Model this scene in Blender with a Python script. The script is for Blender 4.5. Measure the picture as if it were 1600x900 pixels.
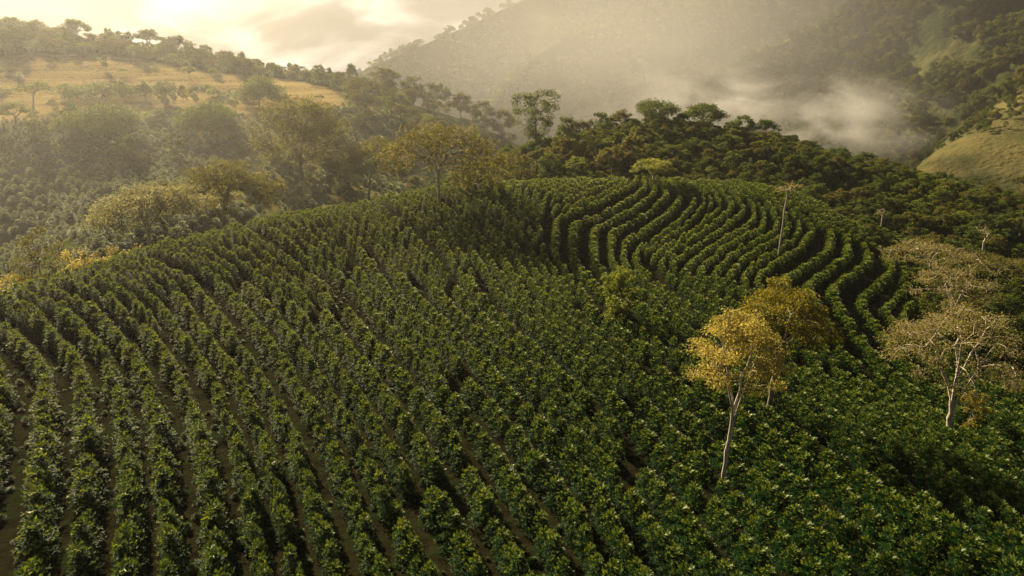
import bpy, math, random
import numpy as np
from mathutils import Vector, Matrix, noise

R = math.radians
scene = bpy.context.scene
for o in list(bpy.data.objects):
    bpy.data.objects.remove(o)
C = scene.collection

# ------------------------------------------------------------------ camera
PITCH = R(19.5)
FPX = 1067.0                      # focal length in pixels of a 1600 wide frame
cam_d = bpy.data.cameras.new('camera')
cam_d.sensor_width = 36.0
cam_d.lens = 36.0 * FPX / 1600.0
cam_d.clip_start = 0.5
cam_d.clip_end = 20000
cam = bpy.data.objects.new('camera', cam_d)
cam.rotation_euler = (R(90) - PITCH, 0, 0)
C.objects.link(cam)
scene.camera = cam

# ------------------------------------------------------------------ sun, sky, exposure
SUN_AZ, SUN_EL = R(-35), R(26)         # azimuth from +Y towards +X
sd = Vector((math.sin(SUN_AZ) * math.cos(SUN_EL), math.cos(SUN_AZ) * math.cos(SUN_EL), math.sin(SUN_EL)))
sun_l = bpy.data.lights.new('sun', 'SUN')
sun_l.energy = 5.0
sun_l.angle = R(0.6)
sun_l.color = (1.0, 0.80, 0.49)
sun = bpy.data.objects.new('sun', sun_l)
sun.rotation_euler = sd.to_track_quat('Z', 'Y').to_euler()
C.objects.link(sun)

world = bpy.data.worlds.new('World')
scene.world = world
world.use_nodes = True


def N(nt, t, **kw):
    n = nt.nodes.new(t)
    for k, v in kw.items():
        if k.startswith('i_'):
            n.inputs[k[2:].replace('_', ' ')].default_value = v
        else:
            setattr(n, k, v)
    return n


def ramp(nt, stops, interp='LINEAR'):
    r = nt.nodes.new('ShaderNodeValToRGB')
    r.color_ramp.interpolation = interp
    e = r.color_ramp.elements
    e[0].position, e[0].color = stops[0][0], (*stops[0][1], 1)
    e[1].position, e[1].color = stops[-1][0], (*stops[-1][1], 1)
    for p, c in stops[1:-1]:
        q = e.new(p)
        q.color = (*c, 1)
    return r


def make_world():
    nt = world.node_tree
    nt.nodes.clear()
    L = nt.links.new
    out = N(nt, 'ShaderNodeOutputWorld')
    bg = N(nt, 'ShaderNodeBackground')
    bg.inputs['Strength'].default_value = 0.05
    tc = N(nt, 'ShaderNodeTexCoord')
    sep = N(nt, 'ShaderNodeSeparateXYZ')
    L(tc.outputs['Generated'], sep.inputs[0])
    mx = N(nt, 'ShaderNodeMath', operation='MAXIMUM')
    mx.inputs[1].default_value = 0.02
    L(sep.outputs['Z'], mx.inputs[0])
    cmb = N(nt, 'ShaderNodeCombineXYZ')
    L(sep.outputs['X'], cmb.inputs['X']); L(sep.outputs['Y'], cmb.inputs['Y']); L(mx.outputs[0], cmb.inputs['Z'])
    sky = N(nt, 'ShaderNodeTexSky', sky_type='NISHITA')
    sky.sun_disc = False
    sky.sun_elevation = SUN_EL
    sky.sun_rotation = SUN_AZ
    sky.air_density = 1.0
    sky.dust_density = 3.0
    L(cmb.outputs[0], sky.inputs['Vector'])
    # drifting low cloud
    mp = N(nt, 'ShaderNodeMapping')
    mp.inputs['Scale'].default_value = (1.0, 1.0, 2.4)
    mp.inputs['Location'].default_value = (0.35, 0.1, 0.21)
    L(tc.outputs['Generated'], mp.inputs['Vector'])
    n1 = N(nt, 'ShaderNodeTexNoise')
    n1.inputs['Scale'].default_value = 4.2
    n1.inputs['Detail'].default_value = 7
    n1.inputs['Roughness'].default_value = 0.52
    n1.inputs['Distortion'].default_value = 0.5
    L(mp.outputs[0], n1.inputs['Vector'])
    cr = ramp(nt, [(0.36, (0.9, 0.82, 0.7)), (0.5, (1.8, 1.6, 1.3)), (0.57, (4.5, 4.1, 3.4)), (0.68, (8, 7.4, 6.4))])
    L(n1.outputs['Fac'], cr.inputs['Fac'])
    # cloud cover thins with height
    mr = N(nt, 'ShaderNodeMapRange')
    mr.inputs['From Min'].default_value = 0.12
    mr.inputs['From Max'].default_value = 0.55
    mr.inputs['To Min'].default_value = 0.97
    mr.inputs['To Max'].default_value = 0.6
    L(sep.outputs['Z'], mr.inputs['Value'])
    dm = N(nt, 'ShaderNodeMapRange')
    dm.inputs['From Min'].default_value = 0.10
    dm.inputs['From Max'].default_value = 0.32
    dm.inputs['To Min'].default_value = 1.0
    dm.inputs['To Max'].default_value = 0.12  # unseen high cloud darkened to cut the sky's fill light
    L(sep.outputs['Z'], dm.inputs['Value'])
    vm = N(nt, 'ShaderNodeVectorMath', operation='SCALE')
    L(cr.outputs['Color'], vm.inputs[0]); L(dm.outputs['Result'], vm.inputs['Scale'])
    mix = N(nt, 'ShaderNodeMix', data_type='RGBA')
    L(mr.outputs['Result'], mix.inputs['Factor'])
    L(sky.outputs['Color'], mix.inputs['A']); L(vm.outputs['Vector'], mix.inputs['B'])
    L(mix.outputs['Result'], bg.inputs['Color'])
    L(bg.outputs[0], out.inputs['Surface'])


make_world()

vs = scene.view_settings
vs.view_transform = 'Standard'
vs.look = 'None'
vs.gamma = 1
vs.use_curve_mapping = False
vs.exposure = 1.52
scene.render.engine = 'CYCLES'
cy = scene.cycles
cy.use_denoising = True
cy.max_bounces = 5
cy.diffuse_bounces = 2
cy.glossy_bounces = 2
cy.transmission_bounces = 3
cy.volume_bounces = 0
cy.transparent_max_bounces = 8
cy.caustics_reflective = False
cy.caustics_refractive = False
cy.sample_clamp_indirect = 4
cy.volume_step_rate = 1.0
cy.volume_max_steps = 64

# ------------------------------------------------------------------ camera geometry used to survey the site
cp, sp = math.cos(PITCH), math.sin(PITCH)


def W(px, py, d):
    """World point seen at pixel px,py at distance d along the view axis."""
    a, b = (px - 800) / FPX * d, (450 - py) / FPX * d
    return np.array((a, d * cp + b * sp, -d * sp + b * cp))


def project(P):
    P = np.atleast_2d(np.asarray(P, float))
    dep = P[:, 1] * cp - P[:, 2] * sp
    up = P[:, 1] * sp + P[:, 2] * cp
    dd = np.where(np.abs(dep) < 1e-6, 1e-6, dep)
    return 800 + FPX * P[:, 0] / dd, 450 - FPX * up / dd, dep


# ------------------------------------------------------------------ terrain (thin plate spline through surveyed heights)
CP = []
def sv(*rows):
    for px, py, d in rows:
        CP.append(W(px, py, d))
def wp(*rows):
    for r in rows:
        CP.append(np.array(r, float))
def beyond(px, py, d, *steps):
    p = W(px, py, d)
    for f, dz in steps:
        CP.append(np.array((p[0] * f, p[1] * f, p[2] + dz)))

wp((-70, 0, -22), (-30, 0, -21.5), (0, 0, -21.5), (35, 0, -23), (80, 0, -28), (-60, -50, -21), (0, -50, -21), (60, -50, -25))
sv((0, 900, 31), (400, 900, 31), (800, 900, 31), (1200, 900, 32.5), (1600, 900, 34.5))
sv((0, 700, 42), (400, 700, 42.5), (800, 700, 43.2), (1130, 740, 44.5), (1200, 700, 48), (1600, 700, 55))
sv((0, 560, 56.5), (400, 560, 58), (800, 560, 59.5), (1200, 560, 68), (1485, 665, 60), (1600, 560, 80), (1203, 620, 58))
sv((600, 420, 86), (400, 440, 80), (800, 400, 98), (800, 480, 76), (600, 480, 72.5), (950, 470, 82), (950, 380, 106), (1100, 440, 91), (1100, 350, 117), (1250, 400, 104), (1250, 480, 84), (1420, 520, 83))
CREST = [(0, 478, 76), (200, 418, 92), (400, 365, 107), (600, 324, 121), (700, 306, 128), (850, 292, 136), (1000, 291, 142), (1150, 296, 141), (1250, 318, 134), (1340, 368, 119), (1420, 440, 100)]
sv(*CREST)
for p in CREST[:4]:
    beyond(*p, (1.13, -7.5), (1.4, -19))
beyond(*CREST[4], (1.1, -5), (1.25, -11))
beyond(*CREST[5], (1.07, -2.5), (1.2, -3))
beyond(*CREST[6], (1.06, -2.5), (1.2, -1))
beyond(*CREST[7], (1.06, -2), (1.2, -0.5))
beyond(*CREST[8], (1.07, -2))
beyond(*CREST[9], (1.1, -3.0))
beyond(*CREST[10], (1.1, -1.5))
# forest hill behind the field
sv((830, 232, 192), (930, 212, 196), (1030, 197, 200), (1100, 203, 200), (1200, 222, 198), (1300, 248, 194), (1420, 282, 188), (1600, 325, 180), (1300, 305, 160), (1500, 362, 140), (1600, 450, 115), (1780, 470, 125), (1780, 380, 175))
for p in [(830, 232, 192), (1030, 197, 200), (1200, 222, 198), (1420, 282, 188), (1600, 325, 180)]:
    beyond(*p, (1.15, -16), (1.5, -58))
# left valley and left hill
sv((0, 400, 168), (200, 300, 188), (350, 345, 160), (230, 395, 140), (500, 262, 224), (600, 240, 251), (680, 215, 285))
sv((0, 250, 208), (250, 150, 276), (0, 130, 276), (400, 160, 285), (0, 45, 344), (120, 68, 353), (240, 82, 362), (325, 98, 370), (420, 118, 373), (560, 140, 378), (650, 165, 384), (780, 212, 390))
for p in [(0, 45, 344), (240, 82, 362), (420, 118, 373), (560, 140, 378), (780, 212, 390)]:
    beyond(*p, (1.15, -14), (1.4, -70))
wp((-330, 120, -45), (-380, 220, -20), (-430, 360, 5), (-200, 60, -60), (-170, 20, -45), (-160, -50, -40), (160, 40, -52), (170, -40, -50), (220, 140, -60), (260, 220, -85), (140, 300, -90), (0, 300, -75), (90, 420, -110), (-100, 620, -112), (-420, 560, -70))
CP = np.array(CP)


def tps_fit(P, reg=0.4):
    n = len(P)
    X = P[:, :2] / 100.0
    d2 = ((X[:, None] - X[None]) ** 2).sum(-1)
    K = np.where(d2 > 0, 0.5 * d2 * np.log(np.maximum(d2, 1e-12)), 0) + reg * 1e-4 * np.eye(n)
    Q = np.c_[np.ones(n), X]
    A = np.block([[K, Q], [Q.T, np.zeros((3, 3))]])
    s = np.linalg.solve(A, np.r_[P[:, 2], 0, 0, 0])
    return X, s


TX, TS = tps_fit(CP)


def terrain(x, y):
    x = np.asarray(x, float); y = np.asarray(y, float)
    sh = np.broadcast(x, y).shape
    q = np.stack([np.broadcast_to(x, sh).ravel(), np.broadcast_to(y, sh).ravel()], -1) / 100.0
    out = np.empty(len(q))
    for i in range(0, len(q), 20000):
        b = q[i:i + 20000]
        d2 = ((b[:, None] - TX[None]) ** 2).sum(-1)
        K = np.where(d2 > 0, 0.5 * d2 * np.log(np.maximum(d2, 1e-12)), 0)
        out[i:i + 20000] = K @ TS[:-3] + TS[-3] + b @ TS[-2:]
    X, Y = q[:, 0] * 100, q[:, 1] * 100
    out += 0.35 * np.sin(X * 0.17 + 1.3 * np.sin(Y * 0.07)) * np.sin(Y * 0.13 + 0.7) * np.clip((np.hypot(X, Y) - 40) / 80, 0, 1)
    e = np.maximum.reduce([np.abs(X) - 400, Y - 520, -40 - Y, np.zeros_like(X)]) / 80
    e = np.clip(e, 0, 1); e = e * e * (3 - 2 * e)
    out = np.clip(out, -115, 40) * (1 - e) + e * -118
    return out.reshape(sh)


def hit(px, py, near=20, far=520, off=0.0):
    """First point of the terrain seen at that pixel."""
    d = np.linspace(near, far, 1600)
    a, b = (px - 800) / FPX, (450 - py) / FPX
    X, Y, Z = a * d, d * cp + b * d * sp, -d * sp + b * d * cp
    below = Z < terrain(X, Y) + off
    if not below.any():
        return None
    i = int(np.argmax(below))
    return np.array((X[i], Y[i], float(terrain(X[i], Y[i]))))


def on_column(px, d):
    """Terrain point in the pixel column px at horizontal-ish distance d along the axis."""
    x = (px - 800) / FPX * d
    y = d * cp + 0.0
    for _ in range(6):
        z = float(terrain(x, y))
        y = (d + z * sp) / cp
    return np.array((x, y, float(terrain(x, y))))


# ------------------------------------------------------------------ mesh helpers
def mesh_np(name, V, faces, mats=(), tint=None, midx=None, smooth=False, extra=None):
    """faces: list of integer arrays (n,3) or (n,4)."""
    me = bpy.data.meshes.new(name)
    V = np.asarray(V, np.float32)
    me.vertices.add(len(V))
    me.vertices.foreach_set('co', V.ravel())
    idx = np.concatenate([f.ravel() for f in faces]).astype(np.int32)
    tot = np.concatenate([np.full(len(f), f.shape[1], np.int32) for f in faces])
    st = np.concatenate([[0], np.cumsum(tot)[:-1]]).astype(np.int32)
    me.loops.add(len(idx))
    me.loops.foreach_set('vertex_index', idx)
    me.polygons.add(len(tot))
    me.polygons.foreach_set('loop_start', st)
    if smooth:
        me.polygons.foreach_set('use_smooth', np.ones(len(tot), bool))
    if midx is not None:
        me.polygons.foreach_set('material_index', np.asarray(midx, np.int32))
    if tint is not None:
        a = me.attributes.new('tint', 'FLOAT', 'POINT')
        a.data.foreach_set('value', np.asarray(tint, np.float32))
    for k, v in (extra or {}).items():
        a = me.attributes.new(k, 'FLOAT', 'POINT')
        a.data.foreach_set('value', np.asarray(v, np.float32))
    for m in mats:
        me.materials.append(m)
    me.update(calc_edges=True)
    me.validate()
    return me


def ob(name, me, parent=None, loc=None):
    o = bpy.data.objects.new(name, me)
    C.objects.link(o)
    if parent is not None:
        o.parent = parent
    if loc is not None:
        o.location = loc
    return o


def tag(o, label=None, cat=None, group=None, kind=None):
    if label: o['label'] = label
    if cat: o['category'] = cat
    if group: o['group'] = group
    if kind: o['kind'] = kind
    return o


def unit(a):
    return a / np.maximum(np.linalg.norm(a, axis=-1, keepdims=True), 1e-9)


def leaves_mesh(P, D, U, L, Wd, fold=0.22, droop=0.18):
    """Diamond leaves: base P, axis D, up U. Returns verts (n*5,3), tris."""
    n = len(P)
    D = unit(D)
    S = unit(np.cross(D, U))
    U = unit(np.cross(S, D))
    L = np.broadcast_to(np.asarray(L, float), (n,))[:, None]
    Wd = np.broadcast_to(np.asarray(Wd, float), (n,))[:, None]
    mid = P + D * L * 0.5
    V = np.stack([P, mid - U * Wd * fold, mid + S * Wd * 0.5, P + D * L - U * L * droop, mid - S * Wd * 0.5], 1).reshape(-1, 3)
    b = (np.arange(n) * 5)[:, None]
    T = np.concatenate([b + np.array([[0, 2, 1]]), b + np.array([[1, 2, 3]]), b + np.array([[0, 1, 4]]), b + np.array([[1, 3, 4]])], 0)
    return V, T


def tube_segments(segs, sides=6):
    """segs: list of (p0, p1, r0, r1); open frustums in one vertex list."""
    if not segs:
        return np.zeros((0, 3)), np.zeros((0, 4), int)
    P0 = np.array([s[0] for s in segs]); P1 = np.array([s[1] for s in segs])
    r0 = np.array([s[2] for s in segs]); r1 = np.array([s[3] for s in segs])
    D = unit(P1 - P0)
    ref = np.where(np.abs(D[:, 2:3]) > 0.9, np.array([[1.0, 0, 0]]), np.array([[0, 0, 1.0]]))
    A = unit(np.cross(D, ref)); B = np.cross(D, A)
    th = np.arange(sides) / sides * 2 * math.pi
    c, s = np.cos(th)[None, :, None], np.sin(th)[None, :, None]
    ring = A[:, None] * c + B[:, None] * s
    V = np.concatenate([P0[:, None] + ring * r0[:, None, None], P1[:, None] + ring * r1[:, None, None]], 1)
    n = len(segs)
    b = (np.arange(n) * sides * 2)[:, None, None]
    k = np.arange(sides)
    q = np.stack([k, (k + 1) % sides, sides + (k + 1) % sides, sides + k], -1)[None]
    return V.reshape(-1, 3), (b + q).reshape(-1, 4)


def tube_path(pts, rad, sides=8):
    """One continuous tapered tube through pts."""
    pts = np.asarray(pts, float); n = len(pts)
    T = unit(np.gradient(pts, axis=0))
    ref = np.array([1.0, 0, 0])
    A = unit(np.cross(T, ref)); B = np.cross(T, A)
    th = np.arange(sides) / sides * 2 * math.pi
    ring = A[:, None] * np.cos(th)[None, :, None] + B[:, None] * np.sin(th)[None, :, None]
    V = (pts[:, None] + ring * np.asarray(rad)[:, None, None]).reshape(-1, 3)
    k = np.arange(sides)
    q = np.stack([k, (k + 1) % sides, sides + (k + 1) % sides, sides + k], -1)[None] + (np.arange(n - 1) * sides)[:, None, None]
    return V, q.reshape(-1, 4)


# ------------------------------------------------------------------ materials
def new_mat(name):
    m = bpy.data.materials.new(name)
    m.use_nodes = True
    m.node_tree.nodes.clear()
    return m, m.node_tree, m.node_tree.links.new


def leaf_mat(name, dark, light, trans, tfac=0.35, rough=0.4, spec=0.4):
    m, nt, L = new_mat(name)
    out = N(nt, 'ShaderNodeOutputMaterial')
    at = N(nt, 'ShaderNodeAttribute', attribute_name='tint')
    oi = N(nt, 'ShaderNodeObjectInfo')
    mul = N(nt, 'ShaderNodeMath', operation='MULTIPLY_ADD')
    mul.inputs[1].default_value = 0.5
    L(oi.outputs['Random'], mul.inputs[0])
    sc = N(nt, 'ShaderNodeMath', operation='MULTIPLY')
    sc.inputs[1].default_value = 0.5
    L(at.outputs['Fac'], sc.inputs[0]); L(sc.outputs[0], mul.inputs[2])
    r = ramp(nt, [(0.05, dark), (0.95, light)])
    L(mul.outputs[0], r.inputs['Fac'])
    pb = N(nt, 'ShaderNodeBsdfPrincipled')
    pb.inputs['Roughness'].default_value = rough
    pb.inputs['Specular IOR Level'].default_value = spec
    L(r.outputs[0], pb.inputs['Base Color'])
    tr = N(nt, 'ShaderNodeBsdfTranslucent')
    hs = N(nt, 'ShaderNodeMix', data_type='RGBA')
    hs.inputs['Factor'].default_value = 0.75
    L(r.outputs[0], hs.inputs['A'])
    hs.inputs['B'].default_value = (*trans, 1)
    L(hs.outputs['Result'], tr.inputs['Color'])
    mx = N(nt, 'ShaderNodeMixShader')
    mx.inputs[0].default_value = tfac
    L(pb.outputs[0], mx.inputs[1]); L(tr.outputs[0], mx.inputs[2])
    L(mx.outputs[0], out.inputs['Surface'])
    return m


def bark_mat(name, a, b, scale=3.0):
    m, nt, L = new_mat(name)
    out = N(nt, 'ShaderNodeOutputMaterial')
    tc = N(nt, 'ShaderNodeTexCoord')
    mp = N(nt, 'ShaderNodeMapping'); mp.inputs['Scale'].default_value = (scale, scale, scale * 0.3)
    L(tc.outputs['Object'], mp.inputs[0])
    n = N(nt, 'ShaderNodeTexNoise'); n.inputs['Scale'].default_value = 2.2; n.inputs['Detail'].default_value = 6
    L(mp.outputs[0], n.inputs['Vector'])
    r = ramp(nt, [(0.35, a), (0.65, b)])
    L(n.outputs['Fac'], r.inputs['Fac'])
    pb = N(nt, 'ShaderNodeBsdfPrincipled'); pb.inputs['Roughness'].default_value = 0.85
    L(r.outputs[0], pb.inputs['Base Color'])
    bp = N(nt, 'ShaderNodeBump'); bp.inputs['Strength'].default_value = 0.5; bp.inputs['Distance'].default_value = 0.05
    L(n.outputs['Fac'], bp.inputs['Height']); L(bp.outputs[0], pb.inputs['Normal'])
    L(pb.outputs[0], out.inputs['Surface'])
    return m


def ground_mat():
    m, nt, L = new_mat('ground')
    out = N(nt, 'ShaderNodeOutputMaterial')
    tc = N(nt, 'ShaderNodeTexCoord')
    n1 = N(nt, 'ShaderNodeTexNoise'); n1.inputs['Scale'].default_value = 0.9; n1.inputs['Detail'].default_value = 8
    n2 = N(nt, 'ShaderNodeTexNoise'); n2.inputs['Scale'].default_value = 0.07; n2.inputs['Detail'].default_value = 6
    L(tc.outputs['Object'], n1.inputs['Vector']); L(tc.outputs['Object'], n2.inputs['Vector'])
    soil = ramp(nt, [(0.3, (0.008, 0.008, 0.004)), (0.5, (0.015, 0.014, 0.007)), (0.7, (0.012, 0.020, 0.006))])  # dark soil, its colour deepened for the shade between coffee rows
    L(n1.outputs['Fac'], soil.inputs['Fac'])
    # dry hillside grass in faint horizontal terracettes
    mp = N(nt, 'ShaderNodeMapping'); mp.inputs['Scale'].default_value = (0.04, 0.04, 0.9)
    L(tc.outputs['Object'], mp.inputs[0])
    n3 = N(nt, 'ShaderNodeTexNoise'); n3.inputs['Scale'].default_value = 1.0; n3.inputs['Detail'].default_value = 5
    L(mp.outputs[0], n3.inputs['Vector'])
    ad = N(nt, 'ShaderNodeMath', operation='ADD'); L(n3.outputs['Fac'], ad.inputs[0]); L(n1.outputs['Fac'], ad.inputs[1])
    hf = N(nt, 'ShaderNodeMath', operation='MULTIPLY'); hf.inputs[1].default_value = 0.5; L(ad.outputs[0], hf.inputs[0])
    dry = ramp(nt, [(0.38, (0.13, 0.10, 0.04)), (0.5, (0.25, 0.19, 0.075)), (0.62, (0.33, 0.255, 0.105))])
    L(hf.outputs[0], dry.inputs['Fac'])
    grass = ramp(nt, [(0.35, (0.03, 0.045, 0.012)), (0.5, (0.07, 0.085, 0.022)), (0.65, (0.13, 0.125, 0.035))])
    L(n2.outputs['Fac'], grass.inputs['Fac'])
    a1 = N(nt, 'ShaderNodeAttribute', attribute_name='grass')
    a2 = N(nt, 'ShaderNodeAttribute', attribute_name='dry')
    m1 = N(nt, 'ShaderNodeMix', data_type='RGBA'); L(a1.outputs['Fac'], m1.inputs['Factor']); L(soil.outputs[0], m1.inputs['A']); L(grass.outputs[0], m1.inputs['B'])
    m2 = N(nt, 'ShaderNodeMix', data_type='RGBA'); L(a2.outputs['Fac'], m2.inputs['Factor']); L(m1.outputs['Result'], m2.inputs['A']); L(dry.outputs[0], m2.inputs['B'])
    pb = N(nt, 'ShaderNodeBsdfPrincipled'); pb.inputs['Roughness'].default_value = 1.0; pb.inputs['Specular IOR Level'].default_value = 0.0
    L(m2.outputs['Result'], pb.inputs['Base Color'])
    bp = N(nt, 'ShaderNodeBump'); bp.inputs['Strength'].default_value = 0.8; bp.inputs['Distance'].default_value = 0.35
    L(n1.outputs['Fac'], bp.inputs['Height']); L(bp.outputs[0], pb.inputs['Normal'])
    L(pb.outputs[0], out.inputs['Surface'])
    return m


def hill_mat(name, a, b, c, scale=0.02):
    m, nt, L = new_mat(name)
    out = N(nt, 'ShaderNodeOutputMaterial')
    tc = N(nt, 'ShaderNodeTexCoord')
    n1 = N(nt, 'ShaderNodeTexNoise'); n1.inputs['Scale'].default_value = scale; n1.inputs['Detail'].default_value = 10; n1.inputs['Roughness'].default_value = 0.65
    n2 = N(nt, 'ShaderNodeTexNoise'); n2.inputs['Scale'].default_value = scale * 14; n2.inputs['Detail'].default_value = 6
    L(tc.outputs['Object'], n1.inputs['Vector']); L(tc.outputs['Object'], n2.inputs['Vector'])
    r = ramp(nt, [(0.36, a), (0.5, b), (0.64, c)])
    L(n1.outputs['Fac'], r.inputs['Fac'])
    pb = N(nt, 'ShaderNodeBsdfPrincipled'); pb.inputs['Roughness'].default_value = 1.0; pb.inputs['Specular IOR Level'].default_value = 0.05
    L(r.outputs[0], pb.inputs['Base Color'])
    bp = N(nt, 'ShaderNodeBump'); bp.inputs['Strength'].default_value = 1.0; bp.inputs['Distance'].default_value = 1.2
    L(n2.outputs['Fac'], bp.inputs['Height']); L(bp.outputs[0], pb.inputs['Normal'])
    L(pb.outputs[0], out.inputs['Surface'])
    return m


M_COFFEE = leaf_mat('coffee_leaf', (0.005, 0.022, 0.007), (0.018, 0.056, 0.012), (0.09, 0.14, 0.010), 0.38, 0.5, 0.035)
M_YOUNG = leaf_mat('young_coffee_leaf', (0.06, 0.115, 0.016), (0.14, 0.19, 0.028), (0.31, 0.36, 0.02), 0.5, 0.38, 0.25)  # pale young growth, colour brightened further to suggest sunlit bush tops
M_GREEN = leaf_mat('tree_leaf', (0.032, 0.058, 0.013), (0.08, 0.12, 0.023), (0.17, 0.20, 0.02), 0.4, 0.55, 0.06)
M_OLIVE = leaf_mat('olive_leaf', (0.05, 0.062, 0.013), (0.12, 0.125, 0.025), (0.24, 0.21, 0.03), 0.42, 0.55, 0.06)
M_YELLOW = leaf_mat('yellow_leaf', (0.2, 0.17, 0.035), (0.40, 0.33, 0.075), (0.5, 0.41, 0.08), 0.5, 0.55, 0.1)
M_GOLD = leaf_mat('golden_green_leaf', (0.085, 0.085, 0.012), (0.19, 0.165, 0.02), (0.36, 0.30, 0.02), 0.48, 0.55, 0.08)
M_TAN = leaf_mat('tan_leaf', (0.13, 0.115, 0.04), (0.28, 0.235, 0.08), (0.38, 0.31, 0.08), 0.4, 0.6, 0.2)
M_PALE = leaf_mat('pale_leaf', (0.12, 0.125, 0.05), (0.26, 0.245, 0.11), (0.36, 0.33, 0.11), 0.45, 0.55, 0.06)
M_BARK = bark_mat('bark', (0.10, 0.08, 0.055), (0.24, 0.2, 0.15))
M_PALEBARK = bark_mat('pale_bark', (0.24, 0.2, 0.15), (0.46, 0.41, 0.33))
M_LIME = leaf_mat('yellow_green_leaf', (0.13, 0.15, 0.015), (0.24, 0.25, 0.03), (0.36, 0.36, 0.03), 0.45, 0.5, 0.2)
M_OLIVEGOLD = leaf_mat('olive_gold_leaf', (0.065, 0.068, 0.013), (0.15, 0.135, 0.024), (0.28, 0.23, 0.03), 0.42, 0.55, 0.06)
M_FRESH = leaf_mat('fresh_green_leaf', (0.065, 0.095, 0.014), (0.14, 0.175, 0.025), (0.30, 0.33, 0.02), 0.42, 0.5, 0.1)
M_STEM = bark_mat('coffee_stem', (0.09, 0.07, 0.045), (0.16, 0.13, 0.09))
M_GROUND = ground_mat()

# ------------------------------------------------------------------ ground
def in_poly(px, py, poly):
    px = np.asarray(px); py = np.asarray(py)
    ins = np.zeros(px.shape, bool)
    n = len(poly)
    for i in range(n):
        x0, y0 = poly[i]; x1, y1 = poly[(i + 1) % n]
        c = ((y0 > py) != (y1 > py)) & (px < (x1 - x0) * (py - y0) / ((y1 - y0) or 1e-9) + x0)
        ins ^= c
    return ins


def crest_line(f=1.0):
    return [tuple(W(*p)[:2] * f) for p in CREST]


# outline of the coffee field on the ground
FIELD = [(-62, 8), (-72, 40)] + crest_line(1.06)[:-1] + [tuple(W(1415, 440, 100)[:2]), tuple(W(1430, 520, 83)[:2]), tuple(W(1530, 590, 72)[:2]), (60, 62), (62, 40), (48, 8)]
# grassland on the left hill, traced on its slope
DRY = [(-60, 96), (60, 84), (160, 84), (240, 96), (330, 112), (450, 124), (540, 142), (540, 165), (430, 178), (350, 188), (280, 178), (200, 186), (110, 186), (60, 192), (-60, 192)]


def near_left(x, y):
    return (y > 150) & (x < 40)


def ground_obj():
    xs = np.arange(-480, 480.1, 3.6); ys = np.arange(-130, 610.1, 3.6)
    X, Y = np.meshgrid(xs, ys)
    Z = terrain(X, Y)
    V = np.stack([X, Y, Z], -1).reshape(-1, 3)
    nx, ny = len(xs), len(ys)
    i = np.arange(nx - 1)[None] + (np.arange(ny - 1) * nx)[:, None]
    F = np.stack([i, i + 1, i + nx + 1, i + nx], -1).reshape(-1, 4)
    px, py, dp = project(V)
    dry = (in_poly(px, py, DRY) & near_left(V[:, 0], V[:, 1]) & (dp > 150)).astype(float)
    brown = in_poly(px, py, [(270, 190), (420, 160), (640, 160), (760, 215), (640, 300), (420, 345), (300, 300)]) & near_left(V[:, 0], V[:, 1])
    dry = np.maximum(dry, brown * .3)
    fld = in_poly(V[:, 0], V[:, 1], FIELD).astype(float)
    grass = 1 - fld
    # soften
    def soft(a):
        a = a.reshape(ny, nx)
        for _ in range(1):
            b = np.pad(a, 1, mode='edge')
            a = (b[:-2, 1:-1] + b[2:, 1:-1] + b[1:-1, :-2] + b[1:-1, 2:] + 2 * a) / 6
        return a.ravel()
    me = mesh_np('ground', V, [F], [M_GROUND], smooth=True, extra={'dry': soft(dry), 'grass': soft(grass)})
    tag(ob('ground', me), kind='structure')
    # valley floor, the sheet that runs out to the horizon
    s = 1500
    g = 40
    xs = np.linspace(-s, s, g); ys = np.linspace(-350, 1050, g)
    X, Y = np.meshgrid(xs, ys)
    V = np.stack([X, Y, np.full_like(X, -119.0)], -1).reshape(-1, 3)
    i = np.arange(g - 1)[None] + (np.arange(g - 1) * g)[:, None]
    F = np.stack([i, i + 1, i + g + 1, i + g], -1).reshape(-1, 4)
    me = mesh_np('valley_floor', V, [F], [hill_mat('valley_floor', (0.03, 0.04, 0.012), (0.06, 0.065, 0.02), (0.11, 0.1, 0.035))])
    tag(ob('valley_floor', me), kind='structure')


ground_obj()


# ------------------------------------------------------------------ far hills: ridge crests with folded flanks
HILLS = {}


def fbm(p, s, o=5, seed=0.0):
    return noise.fractal(Vector((p[0] / s + seed, p[1] / s + seed * 1.7, p[2] / s)), 0.9, 2.1, o)


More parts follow.
